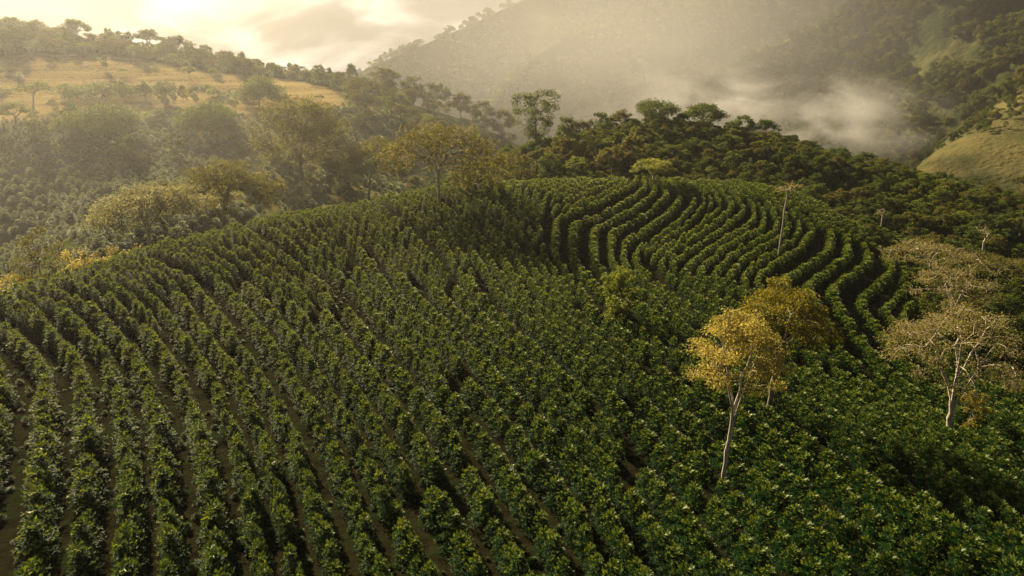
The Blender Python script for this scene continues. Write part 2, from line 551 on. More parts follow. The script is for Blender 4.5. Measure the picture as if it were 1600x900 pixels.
def hill(name, ridge, width, drop, mat, fold=14.0, fold_len=70.0, seed=1.0, nu=170, nv=60, power=0.9, rear=0.5):
    Pr = np.array([W(*r) for r in ridge])
    t = np.r_[0, np.cumsum(np.linalg.norm(np.diff(Pr[:, :2], axis=0), axis=1))]
    tt = np.linspace(0, t[-1], nu)
    # Catmull-like smoothing through cumulative interpolation
    Q = np.stack([np.interp(tt, t, Pr[:, k]) for k in range(3)], 1)
    for _ in range(6):
        Q[1:-1] = (Q[:-2] + 2 * Q[1:-1] + Q[2:]) / 4
    d = np.gradient(Q[:, :2], axis=0)
    nrm = unit(np.stack([d[:, 1], -d[:, 0]], 1))
    nrm[nrm[:, 1] > 0] *= -1                      # towards the viewer
    for _ in range(20):
        nrm[1:-1] = unit((nrm[:-2] + nrm[1:-1] + nrm[2:]) / 3)
    vv = np.concatenate([-np.linspace(1, 0, 14)[:-1] ** 1.3 * rear, np.linspace(0, 1, nv) ** 1.15])
    V = np.zeros((len(vv), nu, 3))
    for j, v in enumerate(vv):
        V[j, :, :2] = Q[:, :2] + nrm * (v * width)
        V[j, :, 2] = Q[:, 2] - drop * (abs(v) ** power)
    for j in range(len(vv)):
        w = min(1.0, abs(vv[j]) * 5 + 0.05)
        for i in range(nu):
            p = V[j, i]
            f = fbm((p[0], p[1], 0.0), fold_len, 5, seed)
            g = 1 - 2 * abs(noise.noise(Vector((tt[i] / fold_len + seed, vv[j] * 0.8, seed))))   # down-slope spurs
            V[j, i, 2] += w * fold * (0.45 * f + 0.55 * g - 0.5)
            V[j, i, :2] += nrm[i] * w * fold * 0.5 * g
    V[:, :, 2] = np.maximum(V[:, :, 2], -118.5)
    n, m = len(vv), nu
    i = np.arange(m - 1)[None] + (np.arange(n - 1) * m)[:, None]
    F = np.stack([i, i + 1, i + m + 1, i + m], -1).reshape(-1, 4)
    me = mesh_np(name, V.reshape(-1, 3), [F], [mat], smooth=True)
    o = tag(ob(name, me), kind='structure')
    HILLS[name] = (V, vv)
    return o


M_HILL1 = hill_mat('forested_slope', (0.016, 0.026, 0.009), (0.04, 0.05, 0.015), (0.095, 0.092, 0.032))
M_HILL2 = hill_mat('grassy_slope', (0.04, 0.05, 0.015), (0.09, 0.085, 0.03), (0.15, 0.125, 0.045), 0.03)
hill('distant_mountain', [(470, 190, 690), (560, 112, 720), (640, 78, 750), (700, 52, 780), (800, 8, 820), (900, -40, 850), (1000, -70, 880), (1250, -110, 900), (1500, -140, 900)], 330, 170, M_HILL1, 38, 150, 3.1)
hill('middle_mountain', [(740, 200, 540), (800, 120, 560), (850, 78, 580), (900, 48, 600), (1000, 30, 620), (1100, 22, 640), (1200, 5, 660), (1330, -50, 680), (1600, -120, 700), (1900, -160, 700)], 270, 150, M_HILL1, 42, 130, 7.7)
hill('right_mountain', [(880, 300, 530), (960, 235, 520), (1000, 195, 515), (1080, 138, 508), (1150, 98, 500), (1200, 72, 495), (1270, 42, 488), (1340, 0, 480), (1400, -40, 475), (1600, -150, 455), (1900, -220, 430)], 230, 130, M_HILL1, 46, 130, 12.3)
hill('grassy_spur', [(1270, 345, 425), (1360, 275, 405), (1420, 240, 390), (1500, 193, 370), (1560, 160, 355), (1600, 137, 345), (1700, 80, 330), (1900, 20, 310)], 190, 52, M_HILL2, 9, 70, 21.0)


# ------------------------------------------------------------------ instanced ground cover (only for kind = stuff)
def scatter(name, P, rot, scl, idx, sources, label=None):
    """One object: points that carry instances. sources: list of tuples of objects whose meshes make one plant."""
    me = bpy.data.meshes.new(name)
    P = np.asarray(P, np.float32)
    me.vertices.add(len(P)); me.vertices.foreach_set('co', P.ravel())
    a = me.attributes.new('rot', 'FLOAT_VECTOR', 'POINT'); a.data.foreach_set('vector', np.asarray(rot, np.float32).ravel())
    a = me.attributes.new('scl', 'FLOAT_VECTOR', 'POINT'); a.data.foreach_set('vector', np.asarray(scl, np.float32).ravel())
    a = me.attributes.new('idx', 'INT', 'POINT'); a.data.foreach_set('value', np.asarray(idx, np.int32))
    o = ob(name, me)
    ng = bpy.data.node_groups.new(name, 'GeometryNodeTree')
    ng.interface.new_socket('Geometry', in_out='INPUT', socket_type='NodeSocketGeometry')
    ng.interface.new_socket('Geometry', in_out='OUTPUT', socket_type='NodeSocketGeometry')
    L = ng.links.new
    gi = ng.nodes.new('NodeGroupInput'); go = ng.nodes.new('NodeGroupOutput')
    iop = ng.nodes.new('GeometryNodeInstanceOnPoints')
    jn = ng.nodes.new('GeometryNodeJoinGeometry')
    for src in sources:
        j1 = ng.nodes.new('GeometryNodeJoinGeometry')
        for s in src:
            oi = ng.nodes.new('GeometryNodeObjectInfo')
            oi.transform_space = 'ORIGINAL'
            oi.inputs['Object'].default_value = s
            L(oi.outputs['Geometry'], j1.inputs[0])
        g2 = ng.nodes.new('GeometryNodeGeometryToInstance')
        L(j1.outputs[0], g2.inputs[0]); L(g2.outputs[0], jn.inputs[0])

    def attr(nm, t):
        n = ng.nodes.new('GeometryNodeInputNamedAttribute'); n.data_type = t; n.inputs['Name'].default_value = nm
        return n.outputs['Attribute']
    L(gi.outputs[0], iop.inputs['Points']); L(jn.outputs[0], iop.inputs['Instance'])
    iop.inputs['Pick Instance'].default_value = True
    L(attr('idx', 'INT'), iop.inputs['Instance Index'])
    er = ng.nodes.new('FunctionNodeEulerToRotation')
    L(attr('rot', 'FLOAT_VECTOR'), er.inputs[0]); L(er.outputs[0], iop.inputs['Rotation'])
    L(attr('scl', 'FLOAT_VECTOR'), iop.inputs['Scale'])
    L(iop.outputs[0], go.inputs[0])
    md = o.modifiers.new('instances', 'NODES'); md.node_group = ng
    tag(o, label=label, kind='stuff')
    return o


# ------------------------------------------------------------------ coffee bushes
def coffee_meshes(seed):
    rg = np.random.default_rng(seed)
    H = 2.15
    P, D, U, Ls, Ws, T = [], [], [], [], [], []
    p2, d2, u2, l2, w2, t2 = [], [], [], [], [], []
    nb = 62
    for i in range(nb):
        f = (i + rg.uniform(-.3, .3)) / nb
        h = H * (0.1 + 0.88 * f)
        az = i * 2.39996 + rg.normal(0, .25)
        k = 1 - h / H
        ln = (0.16 + 1.08 * max(k, 0) ** 0.62) * (0.82 if f < 0.15 else 1) * rg.uniform(0.78, 1.15)
        el = R(18 + 48 * f) + rg.normal(0, .1)
        ca, sa = math.cos(az), math.sin(az)
        nn = max(2, int(ln / 0.085))
        for q in range(nn + 1):
            t = q / nn
            if t * ln < 0.16 and f < 0.8:
                continue
            r = ln * t * math.cos(el * (1 - .4 * t))
            z = h + ln * (math.sin(el) * t - 0.42 * t * t)
            pos = np.array((ca * r, sa * r, z)) + rg.normal(0, .02, 3)
            dirn = np.array((ca, sa, math.sin(el) - .84 * t * .6))
            side = np.array((-sa, ca, 0.0))
            tip = q == nn
            for s in (-1, 1):
                dd = dirn * rg.uniform(.35, .75) + side * s * rg.uniform(.6, 1) + np.array((0, 0, rg.normal(0.0, .22)))
                up = np.array((0, 0, 1.0)) + rg.normal(0, .28, 3)
                young = (tip or q == nn - 1) and f > 0.3 and rg.random() < 0.8
                L = rg.uniform(.21, .29)
                if young:
                    for e in range(2):
                        dd2 = dirn * .6 + side * s * rg.uniform(.1, .8) + np.array((0, 0, rg.uniform(.2, .9)))
                        p2.append(pos); d2.append(dd2); u2.append(up); l2.append(L * rg.uniform(.6, 1.0)); w2.append(L * .36); t2.append(rg.random())
                else:
                    P.append(pos); D.append(dd); U.append(up); Ls.append(L); Ws.append(L * rg.uniform(.42, .52)); T.append(rg.random() * .7 + .3 * f)
    for k in range(12):                       # top rosette
        a = k * 2.4 + rg.normal(0, .2)
        p2.append(np.array((0, 0, H * (.95 + .02 * (k % 3))))); e = rg.uniform(.25, 1.1)
        d2.append(np.array((math.cos(a), math.sin(a), e))); u2.append(np.array((0, 0, 1.0)) - .3 * np.array((math.cos(a), math.sin(a), 0)))
        L = rg.uniform(.3, .42); l2.append(L); w2.append(L * .36); t2.append(rg.uniform(.4, 1))
    V, F = leaves_mesh(np.array(P), np.array(D), np.array(U), np.array(Ls), np.array(Ws))
    fol = mesh_np('coffee_foliage', V, [F], [M_COFFEE], tint=np.repeat(T, 5))
    V, F = leaves_mesh(np.array(p2), np.array(d2), np.array(u2), np.array(l2), np.array(w2), droop=.1)
    yng = mesh_np('coffee_young_leaves', V, [F], [M_YOUNG], tint=np.repeat(t2, 5))
    zz = np.linspace(-0.25, H * .93, 7)
    pts = np.stack([rg.normal(0, .02, 7), rg.normal(0, .02, 7), zz], 1)
    V, F = tube_path(pts, np.linspace(.045, .012, 7), 6)
    stm = mesh_np('coffee_stem', V, [F], [M_STEM], smooth=True)
    return fol, yng, stm


COFFEE = [coffee_meshes(100 + i) for i in range(6)]

# row directions read along the rows of the field: pixel point and a second one further along the same row
TAN = [((79, 880), (82, 730)), ((83, 672), (83, 620)), ((80, 590), (45, 552)), ((165, 828), (166, 740)), ((161, 700), (148, 630)), ((133, 567), (95, 530)),
       ((243, 860), (238, 760)), ((232, 700), (216, 628)), ((200, 590), (165, 540)), ((328, 839), (310, 733)), ((290, 660), (262, 600)), ((239, 544), (200, 500)),
       ((411, 867), (394, 761)), ((378, 722), (327, 605)), ((300, 545), (265, 490)), ((494, 872), (462, 750)), ((440, 710), (389, 605)), ((361, 555), (320, 480)),
       ((590, 880), (545, 770)), ((650, 890), (600, 790)), ((545, 700), (470, 570)), ((720, 880), (665, 780)), ((850, 870), (790, 770)), ((977, 879), (935, 800)), ((897, 765), (829, 689)), ((796, 625), (740, 560)),
       ((1045, 887), (985, 800)), ((1104, 879), (1050, 800)), ((700, 700), (630, 610)), ((600, 560), (540, 480)), ((430, 480), (370, 420)), ((330, 440), (280, 415)), ((150, 480), (100, 460)), ((60, 500), (20, 490)),
       ((610, 408), (553, 351)), ((500, 410), (440, 362)), ((700, 470), (640, 395)), ((756, 451), (731, 408)), ((703, 372), (656, 333)), ((785, 390), (731, 344)), ((816, 387), (760, 332)), ((850, 480), (812, 430)), ((930, 560), (860, 500)), ((1000, 600), (930, 545)),
       ((840, 350), (800, 318)), ((884, 400), (884, 365)), ((944, 493), (905, 455)), ((891, 356), (927, 344)), ((940, 338), (984, 312)), ((930, 400), (931, 374)), ((945, 366), (998, 340)), ((1000, 338), (1025, 315)), ((905, 330), (950, 312)),
       ((980, 403), (1040, 362)), ((1057, 347), (1076, 323)), ((1076, 320), (1060, 303)), ((1040, 410), (1100, 372)), ((1123, 357), (1146, 337)), ((1147, 335), (1130, 310)),
       ((1110, 440), (1147, 402)), ((1150, 400), (1197, 378)), ((1218, 360), (1214, 342)), ((1207, 337), (1175, 310)), ((1213, 440), (1263, 410)), ((1275, 400), (1290, 380)), ((1285, 370), (1253, 337)), ((1250, 334), (1215, 308)),
       ((1270, 443), (1300, 422)), ((1309, 405), (1310, 385)), ((1305, 372), (1280, 347)), ((1317, 453), (1350, 430)), ((1356, 415), (1353, 397)), ((1345, 385), (1303, 357)), ((1363, 487), (1400, 455)), ((1406, 440), (1395, 418)), ((1390, 412), (1357, 383)),
       ((1000, 470), (970, 440)), ((1080, 497), (1020, 447)), ((1150, 520), (1090, 470)), ((1357, 557), (1303, 473)), ((1400, 560), (1360, 505)), ((1250, 560), (1200, 500)),
       ((1100, 640), (1020, 570)), ((1200, 700), (1120, 640)), ((1300, 760), (1210, 690)), ((1200, 860), (1130, 790)), ((1350, 880), (1270, 800)), ((1450, 767), (1330, 680)), ((1540, 860), (1450, 780)), ((1550, 700), (1450, 620)), ((1400, 650), (1320, 580))]


def build_field():
    A, Dv = [], []
    for a, b in TAN:
        p, q = hit(*a), hit(*b)
        if p is None or q is None:
            continue
        v = (q - p)[:2]
        l = np.linalg.norm(v)
        if l < .3 or l > 40:
            continue
        v /= l
        th = math.atan2(v[1], v[0])
        A.append((p + q)[:2] / 2); Dv.append((math.cos(2 * th), math.sin(2 * th)))
    A = np.array(A); Dv = np.array(Dv)

    def direction(p):
        d2 = ((A - p) ** 2).sum(1)
        w = 1 / (d2 + 4.0) ** 2
        c, s = w @ Dv
        th = 0.5 * math.atan2(s, c)
        return np.array((math.cos(th), math.sin(th)))

    poly = np.array(FIELD)

    def inside(p):
        return bool(in_poly(np.array([p[0]]), np.array([p[1]]), FIELD)[0])

    DS = 2.3
    cell = DS

    def ds(p):                                    # rows are set closer on the far knoll
        t = min(1.0, max(0.0, (p[1] - 62) / 36))
        return DS - .38 * t * t * (3 - 2 * t)

    grid = {}

    def key(p):
        return (int(p[0] // cell), int(p[1] // cell))

    def near(p, r, line=None, i=None):
        kx, ky = key(p)
        for a in (-1, 0, 1):
            for b in (-1, 0, 1):
                for q, ln, _k in grid.get((kx + a, ky + b), ()):
                    if (q[0] - p[0]) ** 2 + (q[1] - p[1]) ** 2 < r * r:
                        return True
        return False

    STEP = 0.4

    def trace(seed):
        out = []
        for sgn in (1, -1):
            p = np.array(seed, float); d = direction(p) * sgn
            pts = []
            for _ in range(600):
                d1 = direction(p); d1 = d1 if d1 @ d > 0 else -d1
                m = p + d1 * STEP * .5
                d2 = direction(m); d2 = d2 if d2 @ d1 > 0 else -d2
                p = p + d2 * STEP; d = d2
                if not inside(p) or near(p, ds(p) * (0.63 if p[0] > -6 or p[1] > 60 else 0.55)):
                    break
                # its own earlier points
                if len(pts) > 20 and min((x - p) @ (x - p) for x in pts[:-12:3]) < (DS * .74) ** 2:
                    break
                pts.append(p.copy())
            out.append(pts)
        return out[1][::-1] + [np.array(seed, float)] + out[0]

    rows = []
    first = hit(394, 800)[:2]
    queue = [first]
    qi = 0
    while qi < len(queue):
        s = queue[qi]; qi += 1
        if not inside(s) or near(s, ds(s) * .85):
            continue
        ln = trace(s)
        if len(ln) * STEP < 5:
            continue
        r = len(rows); rows.append(np.array(ln))
        for k, p in enumerate(ln):
            grid.setdefault(key(p), []).append((p, r, k))
        for k in range(0, len(ln), 4):
            d = direction(ln[k]); n = np.array((-d[1], d[0]))
            queue.append(ln[k] + n * ds(ln[k]) * .97); queue.append(ln[k] - n * ds(ln[k]) * .97)
    return rows


ROWS = build_field()


def ordinal(n):
    u = ['', 'first', 'second', 'third', 'fourth', 'fifth', 'sixth', 'seventh', 'eighth', 'ninth', 'tenth', 'eleventh', 'twelfth', 'thirteenth', 'fourteenth', 'fifteenth', 'sixteenth', 'seventeenth', 'eighteenth', 'nineteenth']
    if n < 20: return u[n]
    t = {2: 'twent', 3: 'thirt', 4: 'fort'}[n // 10]
    return t + 'ieth' if n % 10 == 0 else t + 'y-' + u[n % 10]


TREE_SPOTS = []          # filled before the bushes, so that no bush stands inside a trunk


def plant_coffee():
    rg = np.random.default_rng(5)
    B = []                                        # x, y, z, row, order
    for r, ln in enumerate(ROWS):
        s = rg.uniform(0, 1.0)
        L = (len(ln) - 1) * 0.4
        while s < L:
            k = min(len(ln) - 1, int(s / .4))
            p = ln[k] + rg.normal(0, .06, 2)
            gap = rg.random()
            if gap > 0.012 and all((p[0] - t[0]) ** 2 + (p[1] - t[1]) ** 2 > .8 for t in TREE_SPOTS):
                q = ln[min(len(ln) - 1, k + 2)] - ln[max(0, k - 2)]
                B.append((p[0], p[1], r, math.atan2(q[1], q[0])))
            s += 1.15 * rg.uniform(.85, 1.18)
    B = np.array(B)
    z = terrain(B[:, 0], B[:, 1])
    P = np.c_[B[:, :2], z]
    row = B[:, 2].astype(int)
    n = len(P)
    sc = rg.normal(1.0, .09, n).clip(.7, 1.25)
    sc *= np.where(rg.random(n) < .03, .7, 1)
    scl = np.stack([sc * rg.uniform(.82, .98, n), sc * rg.uniform(.66, .78, n), sc * rg.uniform(.68, .86, n)], 1)
    # a bush grows only as wide as its row leaves it room
    room = np.full(n, 9.0)
    for i0 in range(0, n, 400):
        d2 = ((P[i0:i0 + 400, None, :2] - P[None, :, :2]) ** 2).sum(-1)
        d2[row[i0:i0 + 400, None] == row[None]] = 81
        room[i0:i0 + 400] = np.sqrt(d2.min(1))
    scl[:, 1] *= np.clip(room / 2.35, .5, 1.15)
    scl[:, 0] *= np.where(P[:, 1] > 72, .9, 1.0)
    scl[:, :2] *= np.where((P[:, 0] < -12) & (P[:, 1] < 40), 1.16, 1.0)[:, None]
    rot = np.stack([rg.normal(0, .05, n), rg.normal(0, .05, n), B[:, 3] + math.pi * rg.integers(0, 2, n) + rg.normal(0, .15, n)], 1)
    idx = rg.integers(0, 6, n)
    px, py, dep = project(P + np.array((0, 0, 1.1)))
    vis = (px > -12) & (px < 1612) & (py < 912) & (dep > 5)
    order = np.argsort(np.where(vis, dep, 1e9))
    take = order[:300]
    # which row, which bush in the row
    info = {}
    byrow = {}
    for i in take:
        byrow.setdefault(row[i], []).append(i)
    # rows are counted where they leave the picture: along its bottom edge, then up its right edge
    def edge_key(r):
        m = min(byrow[r], key=lambda i: dep[i] - 0.0)
        m = max(byrow[r], key=lambda i: py[i])
        return px[m] + (912 - py[m]) * 0.9
    rs = sorted(byrow, key=edge_key)
    for a, r in enumerate(rs):
        ms = sorted(byrow[r], key=lambda i: -py[i])
        for b, i in enumerate(ms):
            left = a + 1; right = len(rs) - a
            rw = f'{ordinal(left)} row from the left' if left <= right else (f'{ordinal(right)} row from the right' if right > 1 else 'rightmost row')
            if left == 1: rw = 'leftmost row'
            pos = 'nearest the bottom edge' if b == 0 else f'{ordinal(b + 1)} up from the bottom edge'
            info[i] = f'coffee bush, {pos} in the {rw}'
    for i in take:
        e = bpy.data.objects.new('coffee_bush', None)
        C.objects.link(e)
        e.empty_display_size = .3
        e.location = P[i]; e.rotation_euler = rot[i]; e.scale = scl[i]
        tag(e, info[i], 'coffee bush', 'coffee bushes planted in rows')
        f, y, s = COFFEE[idx[i]]
        ob('foliage', f, e); ob('young_leaves', y, e); ob('stem', s, e)
    rest = np.ones(n, bool); rest[take] = False
    return P[rest], rot[rest], scl[rest], idx[rest]


# ------------------------------------------------------------------ trees
def make_tree(seed, H, rx, fork=0.45, style='umbrella', lean=(0, 0), ncl=40, leaves=90, lsize=.3, leafmat=None, bark=None,
              crown_h=None, crown_f=None, trunk_r=None, cl_r=None, bend=.25, shell=.55, sides=7):
    """Trunk and crown meshes of one tree, base at the origin, height H, crown radius rx."""
    rg = np.random.default_rng(seed)
    lean = np.array((lean[0], lean[1], 0.0))
    ch = crown_h or H * (crown_f or (1 - fork))
    zc0 = H - ch
    cl = []
    tries = 0
    cr = cl_r or rx * .2
    while len(cl) < ncl and tries < ncl * 60:
        tries += 1
        a = rg.uniform(0, 6.283)
        if style == 'umbrella':
            r = rx * math.sqrt(rg.random()) * (1 - .35 * cr / rx)
            top = zc0 + ch * (1 - .62 * (r / rx) ** 2) + rg.normal(0, ch * .05)
            z = top - abs(rg.normal(0, ch * .14)) - cr * .25
        elif style == 'round':
            v = unit(rg.normal(0, 1, 3)); rr = rg.uniform(shell, 1) ** .6
            r = rx * rr * math.hypot(v[0], v[1]); z = zc0 + ch * .5 + v[2] * ch * .5 * rr
            r *= .92; a = math.atan2(v[1], v[0])
            if z < zc0 + ch * .12 and r < rx * .4: continue
        elif style == 'tall':
            f = rg.random(); z = zc0 + ch * f
            pr = max(.1, 1 - (abs(f - .6) * 1.35) ** 1.6) ** .6
            r = rx * pr * rg.uniform(.35, 1)
        elif style == 'sparse':
            f = rg.random(); z = zc0 + ch * (.25 + .75 * f)
            r = rx * rg.uniform(.2, 1) * math.sqrt(max(.1, 1 - (f - .4) ** 2 * 1.6))
        elif style == 'bush':
            v = unit(rg.normal(0, 1, 3)); rr = rg.uniform(.45, 1)
            r = rx * rr * math.hypot(v[0], v[1]); z = max(.15 * H, H * .48 + v[2] * H * .5 * rr); a = math.atan2(v[1], v[0])
        wob = 1 + .18 * math.sin(a * 2 + seed) + .12 * math.sin(a * 3 + 2.1 * seed)
        c = np.array((math.cos(a) * r * wob, math.sin(a) * r * wob, z))
        if any(np.linalg.norm((c - q) * (1, 1, 1.7)) < cr * 1.12 for q in cl): continue
        cl.append(c)
    cl = np.array(cl)
    cl[:, :2] += lean[:2] * (cl[:, 2:3] / H)
    # trunk
    ft = H * fork if style != 'tall' else H * .86
    nt_ = 8
    tz = np.linspace(0, 1, nt_)
    w = rg.normal(0, bend * .12 * H / 10, (nt_, 2)); w[0] = 0
    trunk = [np.array((lean[0] * t * ft / H + w[i, 0] * math.sin(t * 3.1) + bend * .3 * math.sin(t * 2.5 + seed) * t, lean[1] * t * ft / H + w[i, 1] * math.sin(t * 3.1), t * ft)) for i, t in enumerate(tz)]
    trunk[0][2] = -.6
    nodes = [p for p in trunk]; par = [-1] + list(range(nt_ - 1))
    plen = [0.0] * nt_
    forkp = trunk[-1]
    startok = [False] * (nt_ - 3) + [True] * 3 if style not in ('tall', 'bush') else [i > 1 for i in range(nt_)]
    if style in ('umbrella', 'round', 'sparse') and ncl > 12:
        # a few main limbs that rise steeply from the fork and arch outwards
        startok = [False] * nt_
        nl = int(rg.integers(3, 6)); a0 = rg.uniform(0, 6.28)
        for q in range(nl):
            a = a0 + q * 6.283 / nl + rg.normal(0, .3)
            st = nt_ - 1 - (q % 3 if fork < .5 else q % 2)
            b0 = nodes[st]; rl = rx * rg.uniform(.38, .6)
            ez = zc0 + ch * rg.uniform(.45, .7)
            e = np.array((math.cos(a) * rl + lean[0] * ez / H, math.sin(a) * rl + lean[1] * ez / H, max(ez, b0[2] + .3 * rl)))
            last = st
            for k in range(1, 6):
                t = k / 5
                p = b0.copy(); p[:2] += (e - b0)[:2] * t ** 1.25; p[2] += (e - b0)[2] * t ** .85
                p += rg.normal(0, .035, 3) * rl
                nodes.append(p); par.append(last); plen.append(plen[last] + np.linalg.norm(p - nodes[last])); last = len(nodes) - 1
                startok.append(k > 1)
        forkp = np.array((lean[0] * .6, lean[1] * .6, zc0 + ch * .4))
    order = np.argsort(np.linalg.norm(cl - forkp, axis=1))
    ends = []
    for ci in order:
        c = cl[ci]
        NA = np.array(nodes)
        dist = np.linalg.norm(NA - c, axis=1)
        cost = dist + .32 * np.array(plen) + np.where(NA[:, 2] > c[2] + .1 * H, 2.0 * rx, 0)
        cost[~np.array(startok)] += 1e3
        b = int(np.argmin(cost))
        p0 = nodes[b]; last = b
        m = max(2, min(5, int(dist[b] / (rx * .22)) + 1))
        sag = rg.normal(0, .06, 3) * dist[b]
        sag[2] += (.11 if style == 'umbrella' else -.04) * dist[b]
        for k in range(1, m + 1):
            t = k / m
            q = p0 * (1 - t) + c * t + sag * math.sin(t * math.pi) + (rg.normal(0, .02, 3) * dist[b] if k < m else 0)
            nodes.append(q); par.append(last); startok.append(True)
            plen.append(plen[last] + np.linalg.norm(q - nodes[last])); last = len(nodes) - 1
        ends.append(last)
    cnt = np.zeros(len(nodes))
    for e in ends:
        k = e
        while k >= 0:
            cnt[k] += 1; k = par[k]
    tr = trunk_r or H * .022
    rad = tr * np.maximum(cnt / max(cnt[0], 1), .002) ** .5
    rad = np.maximum(rad, tr * .07)
    for i in range(nt_):
        t = i / (nt_ - 1)
        rad[i] = max(rad[i], tr * (1 - .35 * t)) if style != 'tall' else max(tr * (1 - .8 * t), tr * .15)
    rad[0] = tr * 1.45; rad[1] = tr * 1.08
    VT, FT = tube_path(trunk, rad[:nt_], 9)
    segs = []
    for k in range(nt_, len(nodes)):
        p = par[k]
        segs.append((nodes[p], nodes[k], min(rad[p], rad[k] * 1.35), rad[k]))
    # twigs inside every clump
    for c in cl:
        for _ in range(5):
            v = rg.normal(0, 1, 3) * (1, 1, .5); v[2] = abs(v[2]) * .6
            v = unit(v) * cr * rg.uniform(.5, 1)
            segs.append((c - v * .1, c + v, tr * .06, tr * .025))
    V2, F2 = tube_segments(segs, 6)
    tm = mesh_np('tree_trunk', np.concatenate([VT, V2]), [FT, F2 + len(VT)], [bark or M_BARK], smooth=True)
    # leaves
    n = len(cl) * leaves
    ci = np.repeat(np.arange(len(cl)), leaves)
    flat = {'umbrella': .36, 'round': .6, 'tall': .75, 'sparse': .4, 'bush': .7}[style]
    g = rg.normal(0, 1, (n, 3)); g = unit(g) * (rg.random((n, 1)) ** .45)
    size = cr * rg.uniform(.8, 1.3, len(cl))[ci][:, None]
    P = cl[ci] + g * size * np.array((1.05, 1.05, flat))
    D = unit(g * (1, 1, .6) + rg.normal(0, .55, (n, 3)) + np.array((0, 0, -.15)))
    U = np.array((0, 0, 1.0)) + rg.normal(0, .45, (n, 3))
    Lz = lsize * rg.uniform(.65, 1.25, n)
    V, F = leaves_mesh(P, D, U, Lz, Lz * .55)
    tint = (rg.uniform(.1, .9, len(cl))[ci] * .6 + rg.random(n) * .4)
    cm = mesh_np('tree_crown', V, [F], [leafmat or M_GREEN], tint=np.repeat(tint, 5))
    return tm, cm


def add_tree(name, label, cat, base, meshes, group=None, rz=0.0, s=(1, 1, 1)):
    e = bpy.data.objects.new(name, None)
    C.objects.link(e)
    e.location = base; e.rotation_euler = (0, 0, rz); e.scale = s
    tag(e, label, cat, group)
    ob('trunk', meshes[0], e); ob('crown', meshes[1], e)
    return e


def height_to(base, py):
    """Height above base at which the pixel row py is met."""
    k = (450 - py) / FPX
    x, y, z = base
    # (y*sp + Z*cp) / (y*cp - Z*sp) = k
    Z = (k * y * cp - y * sp) / (cp + k * sp)
    return Z - z


